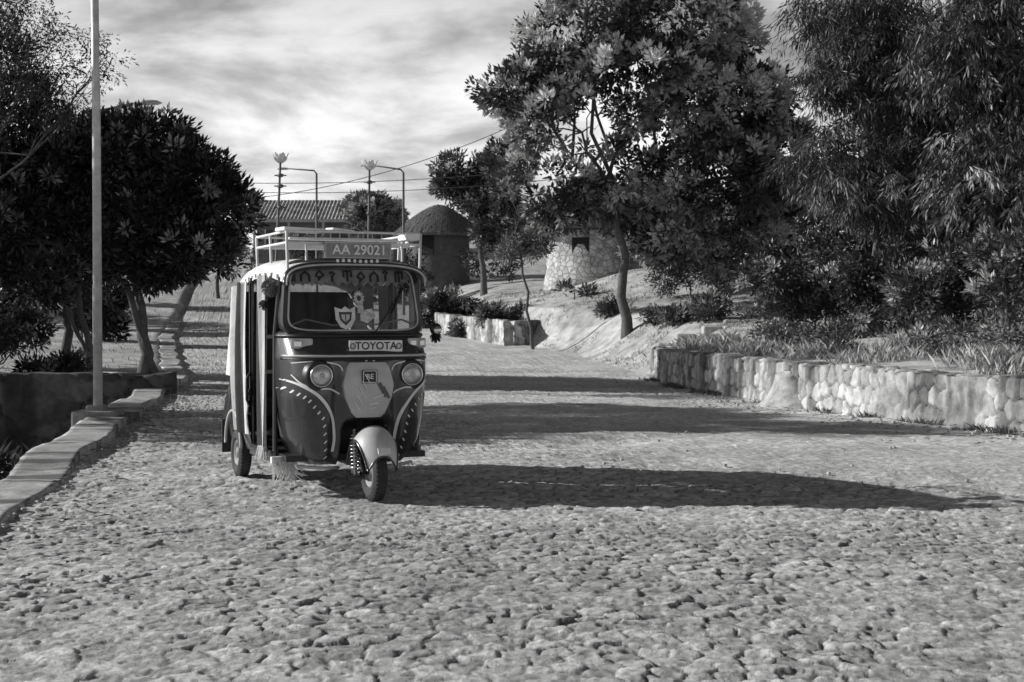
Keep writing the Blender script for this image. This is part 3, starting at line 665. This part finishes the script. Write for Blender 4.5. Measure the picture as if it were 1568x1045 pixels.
for k in range(8):
    x=-.43+k*.112; h_=.08; base=1.706+rl.uniform(-.006,.006); wv=.062
    kind=[0,4,2,1,4,0,2,5][k]
    L1={0:[[(x,base),(x,base+h_*.6),(x+wv*.5,base+h_),(x+wv,base+h_*.6),(x+wv,base)]],
        1:[[(x,base+h_*.4),(x,base+h_),(x+wv,base+h_),(x+wv,base+h_*.4)],[(x+wv*.5,base),(x+wv*.5,base+h_)]],
        2:[[(x,base+h_*.8),(x+wv*.3,base+h_),(x+wv*.6,base+h_*.8),(x+wv*.3,base+h_*.55),(x+wv*.3,base)]],
        4:[[(x,base+h_*.5),(x+wv*.5,base+h_*.25),(x+wv,base+h_*.5),(x+wv*.5,base+h_),(x,base+h_*.5)],[(x+wv*.5,base+h_*.25),(x+wv*.3,base)]],
        5:[[(x,base),(x,base+h_)],[(x+wv*.5,base),(x+wv*.5,base+h_)],[(x,base+h_),(x+wv,base+h_)],[(x+wv,base+h_*.3),(x+wv,base+h_)]]}[kind]
    for seg in L1: b.tube([(q[0],wly(*q)-.008,q[1]) for q in seg],.009,5)
b.obj('band_lettering',M('letter_dark',.015),car)
b=B()
for k in range(15):
    x=-.49+k*.07
    b.add([(q[0],wly(q[0],q[1])-.003,q[1]) for q in [(x-.035,1.70),(x+.035,1.70),(x,1.665)]],[(0,1,2)])
b.obj('band_fringe',m_band,car)
def flat(b,pts2,cx,cz,off=-.004): b.add([(cx+u_,wly(cx+u_,cz+v_)+off,cz+v_) for u_,v_ in pts2],[tuple(range(len(pts2)))])
b=B(); flat(b,[(-.085,.08),(-.03,.06),(0,.085),(.04,.06),(.085,.085),(.08,-.02),(.045,-.08),(0,-.10),(-.045,-.08),(-.08,-.02)],-.10,1.42)
b.obj('crest_sticker',M('sticker_white',.6),car)
b=B(); flat(b,[(.05*math.cos(i*math.pi/12)*(1 if i%2 else .7),.065*math.sin(i*math.pi/12)*(1 if i%2 else .7)) for i in range(24)],.02,1.57,-.005); flat(b,[(.0,.03),(.1,.05),(.12,-.02),(.05,-.07),(-.01,-.05)],.03,1.44,-.003); flat(b,[(-.03,-.05),(.03,-.05),(.02,.02),(0,.05),(-.02,.02)],.03,1.50,-.006)
b.obj('star_sticker',M('sticker_grey',.45,.8,.6,25),car)
b=B(); flat(b,[(-.055,.045),(.055,.045),(.045,-.02),(0,-.065),(-.045,-.02)],-.10,1.415,-.006);flat(b,[(.018*math.cos(i*math.pi/5),.024*math.sin(i*math.pi/5)) for i in range(10)],.02,1.57,-.008); b.obj('sticker_detail',M('sticker_dark',.06),car)
b=B(); flat(b,[(-.035,.025),(-.004,.025),(-.004,-.035),(-.03,-.01)],-.10,1.415,-.008);flat(b,[(.035,.025),(.004,.025),(.004,-.035),(.03,-.01)],-.10,1.415,-.008); b.obj('sticker_core',m_grey,car)
b=B(); P=[(-.5,1.36),(-.4,1.40),(-.2,1.355),(0,1.36),(.2,1.36),(.4,1.40),(.5,1.36)]
b.tube([(x,wly(x,z)+.05,z) for x,z in P],.008,6); b.obj('dashboard_edge',m_grey,car,True)
b=B(); b.tube([(.10,.34,1.275),(.12,.36,1.29),(.38,wly(.38,1.6)-.02,1.60)],.006,6); b.tube([(.30,wly(.3,1.48)-.012,1.46),(.44,wly(.44,1.66)-.012,1.70)],.008,6); b.obj('wiper',m_blk,car)
# roof
b=B(); rows=[]
for i in range(28):
    t=i/27; ly=.47+2.13*t; W=.575+.06*min(1,t*3)-.10*t**2.5; zt=1.885+.03*math.sin(math.pi*t)-.16*t**3-.05*(1-min(1,t*8))**2
    row=[]
    for j in range(33):
        s=-1+2*j/32; th=s*math.pi/2
        x=W*math.copysign(abs(math.sin(th))**.55,s) if s else 0; z=zt-.17*(1-abs(math.cos(th))**.55)
        z+=.006*math.sin(i*1.9)*abs(s)
        row.append((x,ly,z))
    rows.append(row)
b.grid(rows); b.obj('canvas_roof',m_canvas,car,True); roof_rows=rows
b=B(); b.tube([(r_[0],r_[1]-.01,r_[2]+.004) for r_ in rows[0]],.028,8); b.obj('roof_front_edge',m_paint,car,True)
b=B(); b.tube([(r_[0],r_[1]-.036,r_[2]+.004) for r_ in rows[0]],.008,6); b.obj('roof_front_bead',m_grey,car,True)
b=B()
for sg in(0,32):
    for k in range(12):
        r_=rows[2+2*k][sg]; r2=rows[3+2*k][sg]; s_=1 if sg else -1
        b.add([(r_[0]-s_*.004,r_[1],r_[2]+.055),(r2[0]-s_*.004,r2[1],r2[2]+.055),(r2[0]+s_*.008,(r_[1]+r2[1])/2,r2[2]-.0)],[(0,1,2)])
b.obj('roof_scallops',m_blk,car)
def side_panel(b,s,l0,l1,zb,zt,n=14,m=10,bulge=.03,wob=0.,x0=.62,taper=0.,fr=46):
    rows=[]
    for i in range(m+1):
        t=i/m; row=[]
        for j in range(n+1):
            u_=j/n; ly=l0+(l1-l0)*u_; a0=zb(ly) if callable(zb) else zb; a1=zt(ly) if callable(zt) else zt
            z=a0+(a1-a0)*t
            x=x0+bulge*math.sin(math.pi*t)+wob*math.sin(ly*fr+z*1.3)+wob*.7*math.sin(ly*fr*.47+2+z)-taper*max(0,(ly-1.5))**2*(.35+.65*t)
            row.append((s*x,ly,z))
        rows.append(row)
    b.grid(rows)
arch=lambda ly:.28+max(0,.30**2-(ly-2.0)**2)**.5*.95
rt=lambda ly:1.74-.16*max(0,(ly-.47)/2.13)**3
for s in(-1,1):
    b=B(); side_panel(b,s,1.42,2.66,arch,.88,40,8,.05,taper=.06); b.obj('rear_side_panel',m_paint,car,True)
    b=B(); side_panel(b,s,1.46,1.98,.42,rt,60,10,.02,.020,.665,taper=.05,fr=38); b.obj('rolled_side_curtain',m_canvas,car,True)
    b=B(); side_panel(b,s,1.98,2.60,.88,rt,50,8,.01,.010,.64,taper=.10); b.obj('rear_side_curtain',m_canvas,car,True)
    b=B(); side_panel(b,s,1.60,1.68,.42,rt,10,10,.02,.02,.676,taper=.05,fr=38); side_panel(b,s,2.02,2.06,.9,rt,5,8,.0,.0,.655,taper=.1); side_panel(b,s,1.42,1.46,.42,rt,5,8,.0,.0,.65); b.obj('curtain_fold_shade',m_canvas2,car,True)  # dark strips painting in the shade of the curtain folds
    b=B(); side_panel(b,s,.87,1.03,.33,1.76,30,12,.0,.018,.645,fr=60); b.obj('door_curtain',m_canvas,car,True)
    b=B(); side_panel(b,s,1.03,1.10,.33,1.76,8,12,.0,.01,.65); side_panel(b,s,.81,.87,.33,1.76,8,12,.0,.01,.645); b.obj('door_curtain_border',m_canvas2,car,True)
    b=B(); b.box((s*.61,1.1,.30),(.06,.75,.09)); b.tube([(s*.6,.74,.3),(s*.6,.72,1.3),(s*.58,.62,1.74)],.02,8); b.tube([(s*.61,1.47,.3),(s*.62,1.47,1.75)],.02,8); b.obj('sill_and_pillars',m_paint,car)
    b=B(); b.lathe([(.001,0),(.03,.01),(.03,.04),(.001,.05)],12,(s*.68,1.40,.78),'X'); b.tube([(s*.66,1.36,.95),(s*.69,1.36,.9),(s*.69,1.36,.72),(s*.66,1.36,.66)],.012,6); b.obj('door_handle',m_blk,car,True)
    b=B(); b.tube([(s*.672,2.0+.32*math.cos(a_),.28+.31*math.sin(a_)) for a_ in np.linspace(0,math.pi,20)],.015,6); b.obj('panel_bead',m_grey,car,True)
    b=B(); b.box((s*.63,2.45,.33),(.10,.02,.30)); b.obj('mud_flap',m_rub,car)
    b=B()
    for k in range(60):
        ly=random.uniform(.84,1.06); x=s*(.655+random.uniform(-.015,.02)); L_=random.uniform(.06,.12)
        b.tube([(x,ly,.36),(x+random.uniform(-.02,.02),ly+random.uniform(-.02,.02),.36-L_)],.005,4)
    b.obj('curtain_fringe',m_canvas,car)
def fuzz(name,c,r,n,L_,mat,th=.004):
    b=B(); b.lathe([(.001,-r*.8),(r*.6,-r*.55),(r*.8,0),(r*.6,r*.55),(.001,r*.8)],12,c)
    for k in range(n):
        v=Vector((random.gauss(0,1),random.gauss(0,1),random.gauss(0,1))).normalized(); c_=Vector(c)
        b.tube([c_+v*r*.7,c_+v*(r+L_*.5),c_+v*(r+L_)+Vector((0,0,-L_*.5))],[th,th,th*.4],4,cap=False)
    b.obj(name,mat,car,True)
fuzz('woolly_tassel',(-.64,.72,1.66),.055,300,.02,M('wool_grey',.16,.95),.003)
fuzz('woolly_tassel_small',(-.66,.86,1.52),.03,120,.015,M('wool_dark',.06,.95),.003)
b=B(); b.tube([(.58,.50,1.40),(.63,.44,1.42),(.655,.43,1.36)],.007,6)
b.obj('mirror_arm',m_blk,car)
b=B(); b.lathe([(.001,-.03),(.035,-.03),(.05,-.015),(.045,.015),(.001,.03)],16,(.66,.42,1.32),'Y'); b.obj('mirror_back',m_blk,car,True)
b=B(); b.lathe([(.001,-.012),(.03,-.012),(.035,0),(.03,.012),(.001,.012)],16,(.665,.385,1.31),'Y'); b.obj('mirror_glass',m_chrome,car,True)
fuzz('mirror_tassel',(.665,.43,1.26),.03,160,.02,M('wool_black',.015,.95),.003)
b=B(); b.box((0,1.5,.30),(1.16,2.1,.05)); b.box((0,2.56,1.0),(1.1,.05,1.3)); b.obj('floor_and_back',m_blk,car)
b=B(); b.box((0,2.1,.62),(1.1,.5,.16)); b.box((0,2.4,.98),(1.0,.14,.6),rx=-.15); b.obj('rear_seat',m_seat,car,bevel=.04)
b=B(); b.box((0,1.15,.66),(.5,.38,.12)); b.box((0,1.36,.98),(.42,.09,.45),rx=-.1); b.box((0,1.2,.45),(.4,.3,.3)); b.obj('driver_seat',m_seat,car,bevel=.04)
b=B(); b.tube([(-.32,.72,1.16),(-.12,.66,1.10),(.12,.66,1.10),(.32,.72,1.16)],.016,8); b.tube([(0,.66,1.1),(0,.5,.6)],.03,8); b.box((0,.6,1.24),(.95,.25,.10)); b.obj('handlebar_and_dash',m_blk,car)
b=B(); b.box((0,1.46,1.25),(1.1,.03,.03)); b.box((0,1.46,.95),(1.1,.03,.03)); b.obj('partition_bars',m_grey,car)
b=B(); b.tube([(-.47,.48,.235),(-.3,.36,.225),(-.16,.42,.22)],.014,6); b.tube([(.47,.48,.235),(.3,.36,.225),(.16,.42,.22)],.014,6); b.tube([(-.58,.8,.25),(-.58,1.4,.25)],.014,6); b.obj('bumper_rail',m_grey,car,True)
b=B(); b.box((0,1.2,.26),(.16,1.9,.05)); b.tube([(-.6,2.0,.21),(.6,2.0,.21)],.03,8); b.box((0,2.3,.36),(.5,.4,.25)); b.obj('chassis',m_blk,car)
def wheel(cx,cy,steer=0):
    p_=bpy.data.objects.new('wheel',None); link(p_,car); p_.location=(cx,cy,.215); p_.rotation_euler=(0,0,steer)
    b=B(); b.lathe([(.115,-.035),(.135,-.052),(.175,-.056),(.203,-.042),(.214,-.02),(.215,0),(.214,.02),(.203,.042),(.175,.056),(.135,.052),(.115,.035)],40,(0,0,0),'X')
    for k in range(40):
        a_=k/40*2*math.pi
        for s in(-1,1): b.box((s*.026,.214*math.cos(a_+s*.04),.214*math.sin(a_+s*.04)),(.028,.018,.012),rx=a_+math.pi/2)
    b.obj('tyre',m_rub,p_,False)
    b=B(); b.lathe([(.115,-.036),(.105,-.045),(.10,-.02),(.05,-.015),(.045,-.04),(.001,-.045)],28,(0,0,0),'X'); b.lathe([(.115,.036),(.105,.045),(.10,.02),(.05,.015),(.045,.04),(.001,.045)],28,(0,0,0),'X'); b.obj('rim',M('rim_dusty',.2,.6),p_,True)
wheel(0,0,0); wheel(-.60,2.0); wheel(.60,2.0)
b=B(); rows=[]
for i in range(21):
    a_=rad(28+122*i/20); rr=.265+.05*math.sin(a_)
    k_=.62+.38*math.sin(math.pi*min(1,(i+2)/12)/2)
    row=[]
    for j in range(17):
        s=-1+2*j/16; w=.155*k_; drop=.11*abs(s)**2.4
        row.append((w*s,-(rr-drop*.4)*math.cos(a_),.215+rr*math.sin(a_)+.05*math.sin(a_)**2-drop))
    rows.append(row)
b.grid(rows); b.obj('front_mudguard',m_grey,car,True)
b=B(); b.tube([rows[i][0] for i in range(21)],.009,6); b.tube([rows[i][16] for i in range(21)],.009,6); b.tube(rows[0],.009,6); b.obj('mudguard_edge',m_paint,car,True)
b=B(); b.box((0,-.262,.405),(.10,.012,.05),rx=-.5); b.obj('mudguard_plate',m_white,car,bevel=.003)
b=B(); b.tube([(-.085,.0,.215),(-.09,.10,.42),(-.05,.2,.66)],.02,8); b.tube([(-.10,0,.215),(.10,0,.215)],.014,8); b.tube([(-.10,.0,.215),(-.12,.16,.21)],.02,8); b.obj('fork',m_blk,car,True)
b=B(); b.tube([(-.13+.032*math.cos(t*.9),.06+.032*math.sin(t*.9)+.0006*t,.24+.0040*t) for t in range(0,66)],.006,5); b.tube([(-.13,.06,.2),(-.13,.1,.55)],.014,6); b.obj('spring',m_chrome,car,True)
b=B()
for k in range(90):
    x=-.60+random.uniform(-.05,.12); y_=.62+random.uniform(-.05,.05); L_=random.uniform(.10,.22)
    b.tube([(x,y_,.29),(x+random.uniform(-.03,.06),y_+random.uniform(-.03,.03),.29-L_*.5),(x+random.uniform(-.06,.14),y_+random.uniform(-.04,.04),.29-L_)],[.006,.005,.002],4)
b.box((-.58,.62,.28),(.16,.06,.05)); b.obj('hanging_tassels',m_canvas,car)
# roof rack
b=B(); z1,z2=2.01,2.10; y0_,y1_=.50,1.55
for s in(-1,1):
    for yy_ in(y0_,1.05,y1_): b.tube([(s*.55,yy_,1.76 if yy_==y0_ else 1.84),(s*.56,yy_,z2)],.012,8)
    for z in(z1,z2): b.tube([(s*.555,y0_,z),(s*.555,y1_,z)],.010,8)
for z in(z1,z2):
    for yy_ in(y0_,y1_): b.tube([(-.555,yy_,z),(.555,yy_,z)],.010,8)
for yy_ in(.75,1.0,1.25): b.tube([(-.555,yy_,z1),(.555,yy_,z1)],.008,6)
b.tube([(-.40,y0_,1.87),(-.40,y0_,z1)],.01,6); b.tube([(.40,y0_,1.87),(.40,y0_,z1)],.01,6)
b.obj('roof_rack',m_white,car,True)
b=B(); b.box((-.42,.62,2.115),(.34,.22,.03),rz=.1,ry=.03); b.box((.05,.9,2.06),(1.0,.12,.02)); b.box((.48,.56,2.07),(.12,.2,.05)); b.box((-.1,.58,2.12),(.22,.10,.018),rz=.4,ry=.06); b.obj('rack_planks',m_white,car,bevel=.004)
b=B(); b.box((.02,.475,1.955),(.56,.014,.135)); b.obj('licence_board',M('plate_grey',.22,.5,.4,14),car,bevel=.004)
b=B()
for (x,z,w,h) in [(.02,2.015,.55,.006),(.02,1.895,.55,.006),(-.25,1.955,.006,.12),(.29,1.955,.006,.12)]: b.box((x,.464,z),(w,.004,h))
b.obj('licence_border',m_grey,car)
text('AA 29021',.11,(.03,.463,1.955),m_white,'licence_text')
b=B()
for k in range(8): b.box((-.16+k*.047,.44,1.868+.003*math.sin(k)),(.02,.01,.025))
b.obj('front_lettering',m_white,car)

# ---------------------------------------------------------------- world, sun, camera
EL=rad(23); sx,sy=-.985,.172
w=bpy.data.worlds.new('World'); scene.world=w; w.use_nodes=True; nt=w.node_tree; N=nt.nodes;L=nt.links
bg=N['Background']; bg.inputs['Strength'].default_value=.13
sk=N.new('ShaderNodeTexSky'); sk.sky_type='NISHITA'; sk.sun_disc=False; sk.sun_elevation=EL; sk.sun_rotation=math.atan2(sx,sy); sk.dust_density=1.5
bw=N.new('ShaderNodeRGBToBW'); L.new(sk.outputs[0],bw.inputs[0])
tc=N.new('ShaderNodeTexCoord'); sp=N.new('ShaderNodeSeparateXYZ'); L.new(tc.outputs['Generated'],sp.inputs[0])
def mth(op,a_,b_):
    n=N.new('ShaderNodeMath'); n.operation=op
    for i,q in enumerate((a_,b_)):
        if q is None: continue
        if isinstance(q,(int,float)): n.inputs[i].default_value=q
        else: L.new(q,n.inputs[i])
    return n.outputs[0]
zp=mth('MAXIMUM',sp.outputs['Z'],0.0)
zz=mth('ADD',zp,.22)
cx=mth('DIVIDE',sp.outputs['X'],zz); cy=mth('DIVIDE',sp.outputs['Y'],zz)
cmb=N.new('ShaderNodeCombineXYZ'); L.new(cx,cmb.inputs[0]);L.new(cy,cmb.inputs[1]); cmb.inputs[2].default_value=3.7
n1=N.new('ShaderNodeTexNoise'); n1.inputs['Scale'].default_value=2.2; n1.inputs['Detail'].default_value=10; n1.inputs['Roughness'].default_value=.56; n1.inputs['Distortion'].default_value=.2
L.new(cmb.outputs[0],n1.inputs['Vector'])
mr=N.new('ShaderNodeMapRange'); mr.interpolation_type='SMOOTHSTEP'; mr.inputs['From Min'].default_value=.33; mr.inputs['From Max'].default_value=.60; L.new(n1.outputs['Fac'],mr.inputs['Value'])
fall=N.new('ShaderNodeMapRange'); fall.inputs['From Min'].default_value=.14; fall.inputs['From Max'].default_value=.38; fall.inputs['To Min'].default_value=1.0; fall.inputs['To Max'].default_value=.10; L.new(zp,fall.inputs['Value'])
skd=mth('MULTIPLY',bw.outputs[0],.85)
mixn=N.new('ShaderNodeMix'); mixn.data_type='FLOAT'; L.new(mr.outputs['Result'],mixn.inputs[0]); L.new(skd,mixn.inputs[2]); mixn.inputs[3].default_value=8.2
L.new(mth('MULTIPLY',mixn.outputs[0],fall.outputs['Result']),bg.inputs['Color'])
sl=bpy.data.lights.new('sun','SUN'); sl.energy=5; sl.angle=rad(.5); sl.color=(1,.995,.985)
so=bpy.data.objects.new('sun',sl); link(so)
dv=Vector((-sx*math.cos(EL),-sy*math.cos(EL),-math.sin(EL))); so.rotation_euler=dv.to_track_quat('-Z','Y').to_euler()
cam=bpy.data.cameras.new('camera'); cam.lens=50; cam.sensor_width=36; cam.clip_end=2000
cam.dof.use_dof=True; cam.dof.focus_distance=11.3; cam.dof.aperture_fstop=7
co=bpy.data.objects.new('camera',cam); link(co); co.location=(0,0,1.45); co.rotation_euler=(rad(90-1.12),0,0)
scene.camera=co
